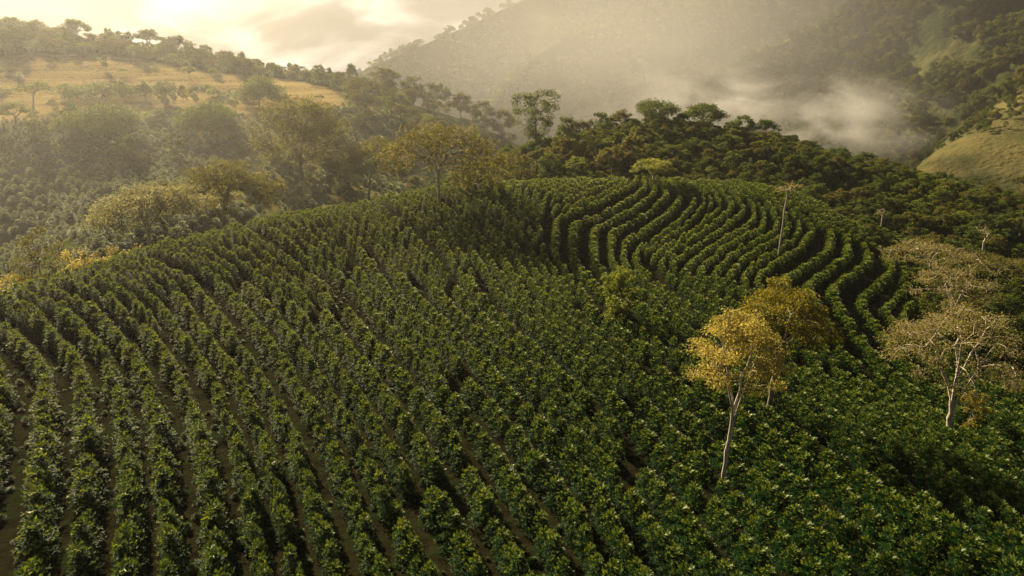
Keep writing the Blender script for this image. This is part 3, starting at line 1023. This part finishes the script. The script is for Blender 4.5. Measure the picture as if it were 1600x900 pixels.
SPEC = [
    # name, label, base (px, py) or (px, None, depth), top py, crown left px, crown right px, params
    ('shade_tree', 'slender yellow-leaved tree with a pale bare trunk standing in the near coffee rows', (1132, 738), 487, 1086, 1235, dict(style='umbrella', fork=.46, crown_f=.44, ncl=46, leaves=200, lsize=.16, cl_r=.62, leafmat=M_YELLOW, bark=M_PALEBARK, trunk_r=.12, bend=.5)),
    ('shade_tree', 'wide golden-green tree right behind the slender yellow-leaved tree', (1203, 622), 446, 1150, 1312, dict(style='umbrella', fork=.42, crown_f=.46, ncl=56, leaves=240, lsize=.2, leafmat=M_GOLD, bark=M_BARK, trunk_r=.2)),
    ('shade_tree', 'spreading tan thin-leaved tree with a forked pale trunk at the right edge', (1485, 665), 474, 1402, 1606, dict(style='umbrella', fork=.34, crown_f=.52, ncl=56, leaves=150, lsize=.17, cl_r=.95, leafmat=M_TAN, bark=M_PALEBARK, trunk_r=.2, bend=.3)),
    ('shade_tree', 'thin tan tree with open pale branches just behind the spreading forked tree', (1487, None, 84), 413, 1428, 1552, dict(style='umbrella', fork=.42, crown_f=.5, ncl=40, leaves=75, lsize=.24, leafmat=M_TAN, bark=M_PALEBARK, trunk_r=.17)),
    ('shade_tree', 'flat-topped grey-brown tree at the right corner of the curved rows', (1450, None, 102), 378, 1398, 1520, dict(style='umbrella', fork=.55, ncl=36, leaves=80, lsize=.28, leafmat=M_TAN, bark=M_PALEBARK, trunk_r=.16)),
    ('shade_tree', 'low olive flat-crowned tree touching the right frame edge above the tan trees', (1560, None, 108), 398, 1490, 1625, dict(style='umbrella', fork=.5, ncl=40, leaves=80, lsize=.3, leafmat=M_OLIVE, trunk_r=.16)),
    ('bare_tree', 'leaning pale pole trunk with a wispy tuft in the curved rows', (1218, 386), 288, 1208, 1248, dict(style='sparse', fork=.93, ncl=9, leaves=22, lsize=.3, leafmat=M_TAN, bark=M_PALEBARK, trunk_r=.12, crown_h=1.2, lean_px=14, cl_r=.6)),
    ('small_tree', 'small bushy green tree standing in the dip of the field', (970, 487), 414, 937, 1002, dict(style='bush', fork=.3, ncl=40, leaves=120, lsize=.26, leafmat=M_FRESH, trunk_r=.14)),
    ('small_tree', 'small yellow-green flat tree with pale trunk on the far field edge', (1022, 288), 247, 986, 1054, dict(style='umbrella', fork=.45, ncl=30, leaves=90, lsize=.36, leafmat=M_LIME, bark=M_PALEBARK, trunk_r=.28)),
    ('shade_tree', 'large umbrella-crowned tree on the crest with light under its boughs', (685, 312), 192, 600, 768, dict(style='umbrella', fork=.42, ncl=70, leaves=85, lsize=.42, leafmat=M_OLIVEGOLD, bark=M_PALEBARK, trunk_r=.26, bend=.2)),
    ('shade_tree', 'dense dark tree clump right beside the umbrella-crowned crest tree', (742, 300), 238, 708, 785, dict(style='bush', fork=.3, ncl=40, leaves=60, lsize=.42, leafmat=M_OLIVE, trunk_r=.25)),
    ('tall_tree', 'tallest tree, dark and open-crowned, on the skyline behind the field', (838, None, 190), 140, 795, 876, dict(style='tall', fork=.3, ncl=44, leaves=110, lsize=.5, leafmat=M_GREEN, trunk_r=.4, crown_h=12.5, cl_r=1.35)),
    ('round_tree', 'dark round tree on the hilltop, left one of the pair', (1028, None, 199), 158, 990, 1062, dict(style='round', fork=.32, ncl=52, leaves=90, lsize=.5, leafmat=M_GREEN, trunk_r=.3)),
    ('round_tree', 'dark spreading tree on the hilltop, right one of the pair', (1098, None, 199), 161, 1062, 1136, dict(style='umbrella', fork=.32, ncl=54, leaves=100, lsize=.5, leafmat=M_GREEN, trunk_r=.34)),
    ('valley_tree', 'pale flat-crowned tree with white trunk in the valley past the left crest', (238, None, 110), 289, 152, 302, dict(style='umbrella', fork=.6, crown_f=.34, ncl=70, leaves=150, lsize=.36, leafmat=M_PALE, bark=M_PALEBARK, trunk_r=.3)),
    ('valley_tree', 'broad olive tree right behind the pale flat-crowned valley tree', (345, None, 130), 250, 278, 424, dict(style='umbrella', fork=.5, crown_f=.42, ncl=80, leaves=150, lsize=.4, leafmat=M_OLIVE, trunk_r=.38)),
    ('valley_tree', 'big round olive tree in the valley left of the umbrella-crowned crest tree', (470, None, 208), 154, 402, 536, dict(style='round', fork=.2, ncl=60, leaves=150, lsize=.75, cl_r=3.2, leafmat=M_OLIVE, trunk_r=.5)),
    ('valley_tree', 'golden-rimmed flat tree between the round olive tree and the crest tree', (575, None, 195), 212, 530, 640, dict(style='umbrella', fork=.35, ncl=60, leaves=160, lsize=.5, leafmat=M_OLIVE, trunk_r=.3)),
    ('slope_tree', 'dark oval tree at the lower edge of the dry grassland', (405, None, 278), 123, 368, 442, dict(style='umbrella', fork=.22, ncl=40, leaves=130, lsize=.8, cl_r=3.0, leafmat=M_GREEN, trunk_r=.35)),
    ('slope_tree', 'dark domed tree on the slope below the dry grassland', (325, None, 237), 160, 275, 372, dict(style='umbrella', fork=.22, ncl=44, leaves=130, lsize=.8, cl_r=3.0, leafmat=M_GREEN, trunk_r=.4)),
    ('slope_tree', 'wide dark tree at the left end of the grassland edge', (160, None, 265), 130, 104, 216, dict(style='umbrella', fork=.3, ncl=44, leaves=130, lsize=.8, cl_r=3.0, leafmat=M_GREEN, trunk_r=.38)),
    ('slope_tree', 'drooping dark tree right below the wide grassland-edge tree', (160, None, 224), 166, 110, 212, dict(style='round', fork=.25, ncl=44, leaves=130, lsize=.75, cl_r=2.8, leafmat=M_GREEN, trunk_r=.36)),
    ('slope_tree', 'open thin-branched tree in front of the grassland near the left edge', (52, None, 248), 126, 24, 80, dict(style='umbrella', fork=.5, ncl=30, leaves=60, lsize=.5, leafmat=M_GREEN, bark=M_PALEBARK, trunk_r=.28)),
    ('slope_tree', 'white-trunked tree at the left edge above the dark hillside bushes', (28, None, 226), 160, -10, 50, dict(style='umbrella', fork=.55, ncl=30, leaves=70, lsize=.5, leafmat=M_GREEN, bark=M_PALEBARK, trunk_r=.28)),
    ('small_tree', 'small leafy tree just past the left crest of the field', (68, None, 88), 363, 24, 92, dict(style='tall', fork=.25, ncl=34, leaves=120, lsize=.28, leafmat=M_OLIVE, bark=M_PALEBARK, trunk_r=.12, cl_r=.75)),
    ('bush', 'golden sunlit bush at the left edge past the crest', (18, None, 82), 424, -25, 55, dict(style='bush', fork=.3, ncl=34, leaves=80, lsize=.3, leafmat=M_YELLOW, trunk_r=.1)),
    ('bush', 'golden bush right of the small leafy crest tree', (128, None, 98), 382, 92, 156, dict(style='bush', fork=.3, ncl=34, leaves=80, lsize=.3, leafmat=M_YELLOW, trunk_r=.1)),
    ('bush', 'golden bush at the foot of the pale flat-crowned valley tree', (192, None, 106), 374, 160, 224, dict(style='bush', fork=.3, ncl=34, leaves=80, lsize=.32, leafmat=M_YELLOW, trunk_r=.1)),
    ('bush', 'small sunlit bush in the valley below the big round olive tree', (515, None, 150), 312, 496, 538, dict(style='bush', fork=.3, ncl=20, leaves=70, lsize=.4, leafmat=M_PALE, trunk_r=.1)),
    ('bush', 'low dark olive bush at the foot of the tallest skyline tree', (795, None, 160), 235, 760, 835, dict(style='bush', fork=.3, ncl=40, leaves=90, lsize=.45, leafmat=M_OLIVE, trunk_r=.2)),
    ('bush', 'yellow-green bush at the foot of the spreading forked tree', (1520, 652), 600, 1500, 1545, dict(style='bush', fork=.3, ncl=22, leaves=60, lsize=.22, leafmat=M_GOLD, trunk_r=.08)),
    ('dead_tree', 'short bare pale trunk among the forest bushes right of the curved rows', (1378, 356), 328, 1370, 1390, dict(style='sparse', fork=.8, ncl=7, leaves=8, lsize=.3, leafmat=M_TAN, bark=M_PALEBARK, trunk_r=.16, cl_r=.6)),
    ('dead_tree', 'forked bare pale tree in the forest above the flat-topped trees', (1538, 392), 350, 1526, 1552, dict(style='sparse', fork=.5, ncl=9, leaves=6, lsize=.3, leafmat=M_TAN, bark=M_PALEBARK, trunk_r=.18, cl_r=.8)),
]


def plant_trees():
    for k, (nm, lab, b, top, x0, x1, prm) in enumerate(SPEC):
        prm = dict(prm)
        base = hit(b[0], b[1], off=1.7 if b[1] > 330 else 0.8) if b[1] is not None else on_column(b[0], b[2])
        dep = float(project(base)[2][0])
        H = max(2.0, height_to(base, top))
        rx = (x1 - x0) / 2 / FPX * dep
        lp = prm.pop('lean_px', None)
        tpx = (x0 + x1) / 2 if lp is None else b[0] + lp
        dtop = base[1] * cp - (base[2] + H) * sp
        lean = ((tpx - 800) / FPX * dtop - base[0], 0)
        m = make_tree(300 + k, H, rx, lean=lean, **prm)
        cat = {'bush': 'bush'}.get(nm, 'tree')
        add_tree(nm, lab, cat, base, m)
        TREE_SPOTS.append(base)


plant_trees()

# shared trees for ridges and slopes
VAR = [make_tree(50, 9, 4.6, style='umbrella', fork=.35, ncl=34, leaves=60, lsize=.6, leafmat=M_GREEN),
       make_tree(51, 8, 3.6, style='round', fork=.25, ncl=34, leaves=60, lsize=.55, leafmat=M_GREEN),
       make_tree(52, 9, 4.2, style='umbrella', fork=.4, ncl=30, leaves=60, lsize=.6, leafmat=M_OLIVE),
       make_tree(53, 10, 3.0, style='tall', fork=.25, ncl=34, leaves=60, lsize=.55, leafmat=M_GREEN),
       make_tree(54, 7, 3.4, style='round', fork=.22, ncl=34, leaves=60, lsize=.55, leafmat=M_OLIVE),
       make_tree(55, 7, 3.6, style='umbrella', fork=.4, ncl=30, leaves=60, lsize=.5, leafmat=M_FRESH, bark=M_PALEBARK)]


def line_trees(rows, name, cat, group, fmt, seed):
    """rows: (px, depth, top py, variant, width px). Labelled by their order along the line."""
    rg = random.Random(seed)
    rows = sorted(rows)
    n = len(rows)
    for i, (px, d, top, v, wd) in enumerate(rows):
        base = on_column(px, d)
        dep = float(project(base)[2][0])
        H = max(2.5, height_to(base, top))
        hv, rv = [(9, 4.6), (8, 3.6), (9, 4.2), (10, 3.0), (7, 3.4), (7, 3.6)][v]
        sx = wd / 2 / FPX * dep / rv
        lab = fmt.format('leftmost' if i == 0 else 'rightmost' if i == n - 1 else ordinal(i + 1) + ' from the left' if i < n / 2 else ordinal(n - i) + ' from the right')
        add_tree(name, lab, cat, base, VAR[v], group, rg.uniform(0, 6.28), (sx, sx, H / hv))


line_trees([(20, 343, 28, 1, 50), (58, 346, 34, 4, 40), (122, 353, 30, 0, 44), (150, 350, 52, 1, 60), (172, 356, 44, 1, 18), (200, 360, 50, 3, 22), (234, 362, 46, 0, 46), (278, 365, 56, 0, 44), (322, 370, 70, 1, 26), (352, 370, 80, 4, 34), (398, 373, 92, 1, 26), (425, 375, 98, 4, 20), (445, 375, 104, 1, 16), (470, 375, 104, 4, 30), (520, 377, 112, 1, 40), (551, 378, 100, 0, 22), (600, 378, 105, 2, 50), (645, 384, 120, 1, 40), (680, 384, 130, 1, 46), (720, 387, 146, 4, 40), (755, 389, 158, 1, 40), (785, 390, 172, 4, 40)],
           'ridge_tree', 'tree', 'trees along the left ridge', 'small hazy tree on the left ridge skyline, {} of the ridge line', 3)
line_trees([(885, 205, 183, 1, 40), (910, 204, 190, 4, 30), (938, 205, 176, 1, 34), (970, 206, 172, 2, 38), (1160, 202, 181, 1, 40), (1194, 201, 187, 0, 40), (1232, 200, 212, 4, 28), (1262, 198, 220, 1, 32), (1300, 196, 232, 1, 30), (1350, 194, 238, 0, 36), (1385, 193, 257, 3, 24), (1430, 190, 266, 4, 26), (1462, 188, 278, 0, 26)],
           'hilltop_tree', 'tree', 'trees along the skyline of the forest hill', 'dark crown on the forest hill skyline, {} apart from the pair', 4)
line_trees([(195, 261, 126, 1, 14), (228, 268, 131, 0, 30), (255, 270, 129, 1, 26), (272, 268, 135, 3, 16), (288, 268, 133, 4, 14), (306, 268, 135, 3, 16), (340, 261, 150, 1, 20)],
           'slope_tree', 'tree', 'little trees along the lower edge of the grassland', 'little tree on the lower grassland edge, {} of the line', 5)
line_trees([(880, 170, 215, 4, 46), (930, 172, 210, 5, 50), (985, 168, 213, 4, 50), (860, 155, 240, 1, 44), (900, 154, 243, 5, 40), (955, 158, 228, 2, 46)],
           'forest_tree', 'tree', 'hazy trees on the slope left of the hilltop pair', 'rounded tree on the slope behind the field, {} of that stand', 6)

# ------------------------------------------------------------------ coffee in rows
rest = plant_coffee()
PROTO = {}
for o in C.objects:
    if o.type == 'MESH' and o.parent is not None and o.data.name.startswith('coffee_'):
        PROTO.setdefault(o.data.name, o)
SRC_COFFEE = [(PROTO[f.name], PROTO[y.name]) for f, y, s in COFFEE]
scatter('coffee_plantation', *rest, SRC_COFFEE, 'curving rows of dark green coffee bushes covering the field to its crest')

# ------------------------------------------------------------------ scrub and woods that read as one mass
def tree_obj_for(mesh):
    for o in C.objects:
        if o.type == 'MESH' and o.data == mesh:
            return o


SRC_TREE = [(tree_obj_for(t), tree_obj_for(c)) for t, c in VAR if tree_obj_for(t)]


def jgrid(x0, x1, y0, y1, s, rg):
    X, Y = np.meshgrid(np.arange(x0, x1, s), np.arange(y0, y1, s))
    p = np.stack([X.ravel(), Y.ravel()], 1)
    return p + rg.uniform(-.45, .45, p.shape) * s


def cover():
    rg = np.random.default_rng(9)
    # left hillside: coffee and scrub below and beside the grassland
    p = jgrid(-330, 60, 70, 400, 2.5, rg)
    z = terrain(p[:, 0], p[:, 1]); P = np.c_[p, z]
    px, py, d = project(P)
    out = ~in_poly(p[:, 0], p[:, 1], FIELD) & (px < 830) & (px > -160) & (d > 80)
    dry = in_poly(px, py, DRY) & (d > 150)
    nz = np.array([noise.noise(Vector((a / 22, b / 22, 0))) for a, b in p])
    up = (py < 118 + 0.02 * px) & (d > 220)
    left_valley = (px < 640) & (d < 400)
    keep = out & left_valley & ~dry & ((nz > -.32) | (rg.random(len(p)) < .25)) & (rg.random(len(p)) < .9)
    keep &= ~((px > 290) & (px < 660) & (d > 170) & (rg.random(len(p)) < .5))
    keep |= out & dry & (nz > .42) & (rg.random(len(p)) < .3)
    Q = P[keep]; n = len(Q)
    s = rg.uniform(.75, 1.25, n) * (1 + .35 * np.clip(nz[keep], 0, 1))
    scatter('hillside_scrub', Q, np.stack([np.zeros(n), np.zeros(n), rg.uniform(0, 6.28, n)], 1), np.stack([s * 1.15, s * 1.15, s * .9], 1), rg.integers(0, 6, n), SRC_COFFEE, 'dark rounded scrub covering the hillside across the left valley')
    # forest hill behind and right of the field
    p = jgrid(-60, 240, 60, 240, 3.6, rg)
    z = terrain(p[:, 0], p[:, 1]); P = np.c_[p, z]
    px, py, d = project(P)
    x, y = p[:, 0], p[:, 1]
    ringf = np.array(FIELD)
    out = ~in_poly(x, y, FIELD)
    right = (px > 1440) | (d > 118)
    keep = out & right & (px > 640) & (px < 1780) & (d < 222) & (rg.random(len(p)) < .93)
    keep &= ~((d > 128) & (d < 150) & (px > 700) & (px < 1180) & (rg.random(len(p)) < .7))     # clearing at the far edge
    Q = P[keep]; n = len(Q)
    nz = np.array([noise.noise(Vector((a / 16, b / 16, 3.0))) for a, b in Q[:, :2]])
    s = rg.uniform(.2, .44, n) * (1 + .5 * nz)
    s = np.clip(s, .15, .7)
    scatter('hill_forest', Q, np.stack([np.zeros(n), np.zeros(n), rg.uniform(0, 6.28, n)], 1), np.stack([s * 1.15, s * 1.15, s], 1), rg.integers(0, 6, n), SRC_TREE, 'mass of dark green bushes and crowns over the hill right of the field')
    # undergrowth between
    p = jgrid(-40, 210, 30, 215, 2.3, rg)
    z = terrain(p[:, 0], p[:, 1]); P = np.c_[p, z]
    px, py, d = project(P)
    out = ~in_poly(p[:, 0], p[:, 1], FIELD) & (px > 600) & (px < 1800) & (rg.random(len(p)) < .85)
    Q = P[out]; n = len(Q)
    s = rg.uniform(.6, 1.1, n)
    scatter('undergrowth', Q, np.stack([np.zeros(n), np.zeros(n), rg.uniform(0, 6.28, n)], 1), np.stack([s * 1.2, s * 1.2, s * .8], 1), rg.integers(0, 6, n), SRC_COFFEE, 'dense dark undergrowth filling the slope around the forest crowns')
    # woods of the left ridge flank
    p = jgrid(-330, 60, 190, 430, 6.5, rg)
    z = terrain(p[:, 0], p[:, 1]); P = np.c_[p, z]
    px, py, d = project(P)
    dry = in_poly(px, py, DRY)
    nz = np.array([noise.noise(Vector((a / 30, b / 30, 8.0))) for a, b in p])
    wood = ((px > 420) | (py < 120) | (nz > .1)) & ~dry & (px > -100) & (px < 840) & (d > 200) & (rg.random(len(p)) < np.where((px > 280) & (py > 165), .3, .7))
    wood |= dry & (rg.random(len(p)) < .09)
    Q = P[wood]; n = len(Q)
    s = rg.uniform(.4, .95, n)
    scatter('ridge_woods', Q, np.stack([np.zeros(n), np.zeros(n), rg.uniform(0, 6.28, n)], 1), np.stack([s * 1.1, s * 1.1, s], 1), rg.integers(0, 5, n), SRC_TREE, 'hazy woodland on the flank of the left ridge')

    # woods on the far mountains
    def on_hill(name, label, num, smin, smax, dens):
        V, vv = HILLS[name]
        nvv, nu, _ = V.shape
        j = rg.uniform(9, nvv - 2, num * 3); i = rg.uniform(0, nu - 2, num * 3)
        j0, i0 = j.astype(int), i.astype(int); fj, fi = (j - j0)[:, None], (i - i0)[:, None]
        Pn = (V[j0, i0] * (1 - fi) + V[j0, i0 + 1] * fi) * (1 - fj) + (V[j0 + 1, i0] * (1 - fi) + V[j0 + 1, i0 + 1] * fi) * fj
        nz = np.array([noise.fractal(Vector((a / 60, b / 60, 5.0)), .8, 2, 4) for a, b, c in Pn])
        px, py, d = project(Pn)
        k = (nz > dens) & (Pn[:, 2] > -112) & (px > 300) & (px < 1900)
        Pn = Pn[k][:num]
        n = len(Pn)
        s = rg.uniform(smin, smax, n)
        scatter(name + '_woods', Pn, np.stack([np.zeros(n), np.zeros(n), rg.uniform(0, 6.28, n)], 1), np.stack([s, s, s * rg.uniform(.8, 1.25, n)], 1), rg.integers(0, 5, n), SRC_TREE, label)
    on_hill('distant_mountain', 'faint woodland on the most distant hazy mountain', 6000, .55, 1.0, -.25)
    on_hill('middle_mountain', 'hazy woodland on the middle mountain', 8000, .42, .9, -.2)
    on_hill('right_mountain', 'woodland on the right mountain above the mist', 10000, .25, .7, -.3)
    on_hill('grassy_spur', 'scattered trees on the grassy spur at the right edge', 900, .25, .7, .1)


cover()


def weeds():
    rg = np.random.default_rng(21)
    p = jgrid(-66, 62, 10, 100, .75, rg)
    z = terrain(p[:, 0], p[:, 1]); P = np.c_[p, z]
    px, py, d = project(P)
    k = in_poly(p[:, 0], p[:, 1], FIELD) & (px > -80) & (px < 1680) & (d < 85) & (rg.random(len(p)) < .3)
    Q = P[k]; n = len(Q)
    s = rg.uniform(.08, .26, n)
    scatter('weeds', Q, np.stack([np.zeros(n), np.zeros(n), rg.uniform(0, 6.28, n)], 1), np.stack([s * 1.3, s, s * rg.uniform(.4, .9, n)], 1), rg.integers(0, 6, n), SRC_COFFEE, 'low green weeds and fallen leaves between the coffee rows')


weeds()


def crest_trees(name, rows, label, group, seed):
    rg = random.Random(seed)
    V, vv = HILLS[name]
    j = 13
    ridge = V[j]
    rx, ry, _ = project(ridge)
    rows = sorted(rows)
    n = len(rows)
    for q, (px, wd, hpx, v) in enumerate(rows):
        i = int(np.argmin(np.abs(rx - px)))
        base = ridge[i]
        d = float(project(base)[2][0])
        hv, rv = [(9, 4.6), (8, 3.6), (9, 4.2), (10, 3.0), (7, 3.4), (7, 3.6)][v]
        sx = wd / 2 / FPX * d / rv; sz = hpx / FPX * d / hv
        pos = 'leftmost' if q == 0 else 'rightmost' if q == n - 1 else ordinal(q + 1) + ' from the left' if q < n / 2 else ordinal(n - q) + ' from the right'
        add_tree('distant_tree', label.format(pos), 'tree', base, VAR[v], group, rg.uniform(0, 6.28), (sx, sx, sz))


crest_trees('distant_mountain', [(612, 10, 14, 3), (634, 10, 12, 3), (655, 12, 10, 1), (700, 16, 12, 1), (725, 10, 10, 4), (740, 10, 11, 1), (760, 18, 13, 0), (785, 10, 9, 4)], 'faint tree on the most distant mountain crest, {} in its line', 'trees on the most distant crest', 11)
crest_trees('middle_mountain', [(886, 14, 10, 1), (908, 16, 12, 1), (930, 18, 14, 0), (955, 14, 12, 4), (968, 18, 17, 1), (990, 22, 16, 1), (1012, 26, 18, 0), (1036, 20, 15, 4), (1062, 24, 18, 1), (1085, 20, 15, 0), (1110, 22, 17, 1), (1150, 22, 18, 4), (1180, 24, 20, 1)], 'hazy tree on the middle mountain crest, {} in its line', 'trees on the middle mountain crest', 12)
crest_trees('grassy_spur', [(1440, 22, 46, 3), (1452, 18, 22, 1), (1475, 22, 24, 4), (1500, 26, 30, 1), (1520, 26, 32, 1), (1545, 28, 34, 0), (1568, 28, 36, 1), (1592, 30, 36, 4)], 'leafy tree on the grassy spur crest, {} in its line', 'trees on the grassy spur crest', 13)

# ------------------------------------------------------------------ air
HAZE_DENSITY = 0.00018


def box(name, lo, hi):
    x0, y0, z0 = lo; x1, y1, z1 = hi
    V = [(x0, y0, z0), (x1, y0, z0), (x1, y1, z0), (x0, y1, z0), (x0, y0, z1), (x1, y0, z1), (x1, y1, z1), (x0, y1, z1)]
    F = np.array([(0, 3, 2, 1), (4, 5, 6, 7), (0, 1, 5, 4), (1, 2, 6, 5), (2, 3, 7, 6), (3, 0, 4, 7)])
    return V, F


def haze():
    m, nt, L = new_mat('haze')
    out = N(nt, 'ShaderNodeOutputMaterial')
    pv = N(nt, 'ShaderNodeVolumePrincipled')
    pv.inputs['Color'].default_value = (0.94, 0.95, 0.97, 1)
    pv.inputs['Density'].default_value = HAZE_DENSITY
    pv.inputs['Anisotropy'].default_value = 0.72
    L(pv.outputs[0], out.inputs['Volume'])
    V, F = box('haze', (-1550, -400, -120.5), (1550, 1080, 130))
    o = ob('haze', mesh_np('haze', V, [F], [m]))
    tag(o, 'golden haze filling the valley air', kind='stuff')


def mist(name, label, lo, hi, dens, scale, thr, seed, aniso=.3):
    m, nt, L = new_mat(name)
    out = N(nt, 'ShaderNodeOutputMaterial')
    tc = N(nt, 'ShaderNodeTexCoord')
    mp = N(nt, 'ShaderNodeMapping')
    mp.inputs['Location'].default_value = (seed, seed * 2, seed * .5)
    mp.inputs['Scale'].default_value = (.8, .8, 1.7)
    mp.inputs['Rotation'].default_value = (0, .35, 0)
    m.cycles.volume_step_rate = 0.6
    L(tc.outputs['Object'], mp.inputs[0])
    n = N(nt, 'ShaderNodeTexNoise'); n.inputs['Scale'].default_value = scale; n.inputs['Detail'].default_value = 5; n.inputs['Roughness'].default_value = .55; n.inputs['Distortion'].default_value = .6
    L(mp.outputs[0], n.inputs['Vector'])
    r = N(nt, 'ShaderNodeMapRange'); r.inputs['From Min'].default_value = thr; r.inputs['From Max'].default_value = thr + .2
    L(n.outputs['Fac'], r.inputs['Value'])
    # fade towards the sides of the bank
    gr = N(nt, 'ShaderNodeTexGradient', gradient_type='QUADRATIC_SPHERE')
    mg = N(nt, 'ShaderNodeMapping')
    ctr = [(a + b) / 2 for a, b in zip(lo, hi)]; half = [(b - a) / 2 for a, b in zip(lo, hi)]
    mg.inputs['Scale'].default_value = [1 / h for h in half]
    L(tc.outputs['Object'], mg.inputs[0]); L(mg.outputs[0], gr.inputs[0])
    mu = N(nt, 'ShaderNodeMath', operation='MULTIPLY'); L(r.outputs['Result'], mu.inputs[0]); L(gr.outputs['Fac'], mu.inputs[1])
    m2 = N(nt, 'ShaderNodeMath', operation='MULTIPLY'); m2.inputs[1].default_value = dens; L(mu.outputs[0], m2.inputs[0])
    pv = N(nt, 'ShaderNodeVolumePrincipled')
    pv.inputs['Color'].default_value = (1, 1, 1, 1)
    pv.inputs['Anisotropy'].default_value = aniso
    L(m2.outputs[0], pv.inputs['Density'])
    L(pv.outputs[0], out.inputs['Volume'])
    V, F = box(name, [-h for h in half], half)
    o = ob(name, mesh_np(name, V, [F], [m]), loc=ctr)
    tag(o, label, kind='stuff')


haze()
mist('valley_mist', 'thin golden mist lying in the left valley', (-300, 95, -85), (50, 380, 5), 0.0012, 0.012, .22, 1.3, .6)
mist('far_haze', 'veil of thin haze across the valley before the mountains', (-160, 225, -118), (350, 720, 110), 0.0028, 0.006, .2, 2.2, .4)  # distance haze added to pale the mountains behind it
mist('mist', 'pale mist drifting up the valley before the right mountain', (10, 265, -82), (225, 410, 4), 0.12, 0.036, .51, 4.0)
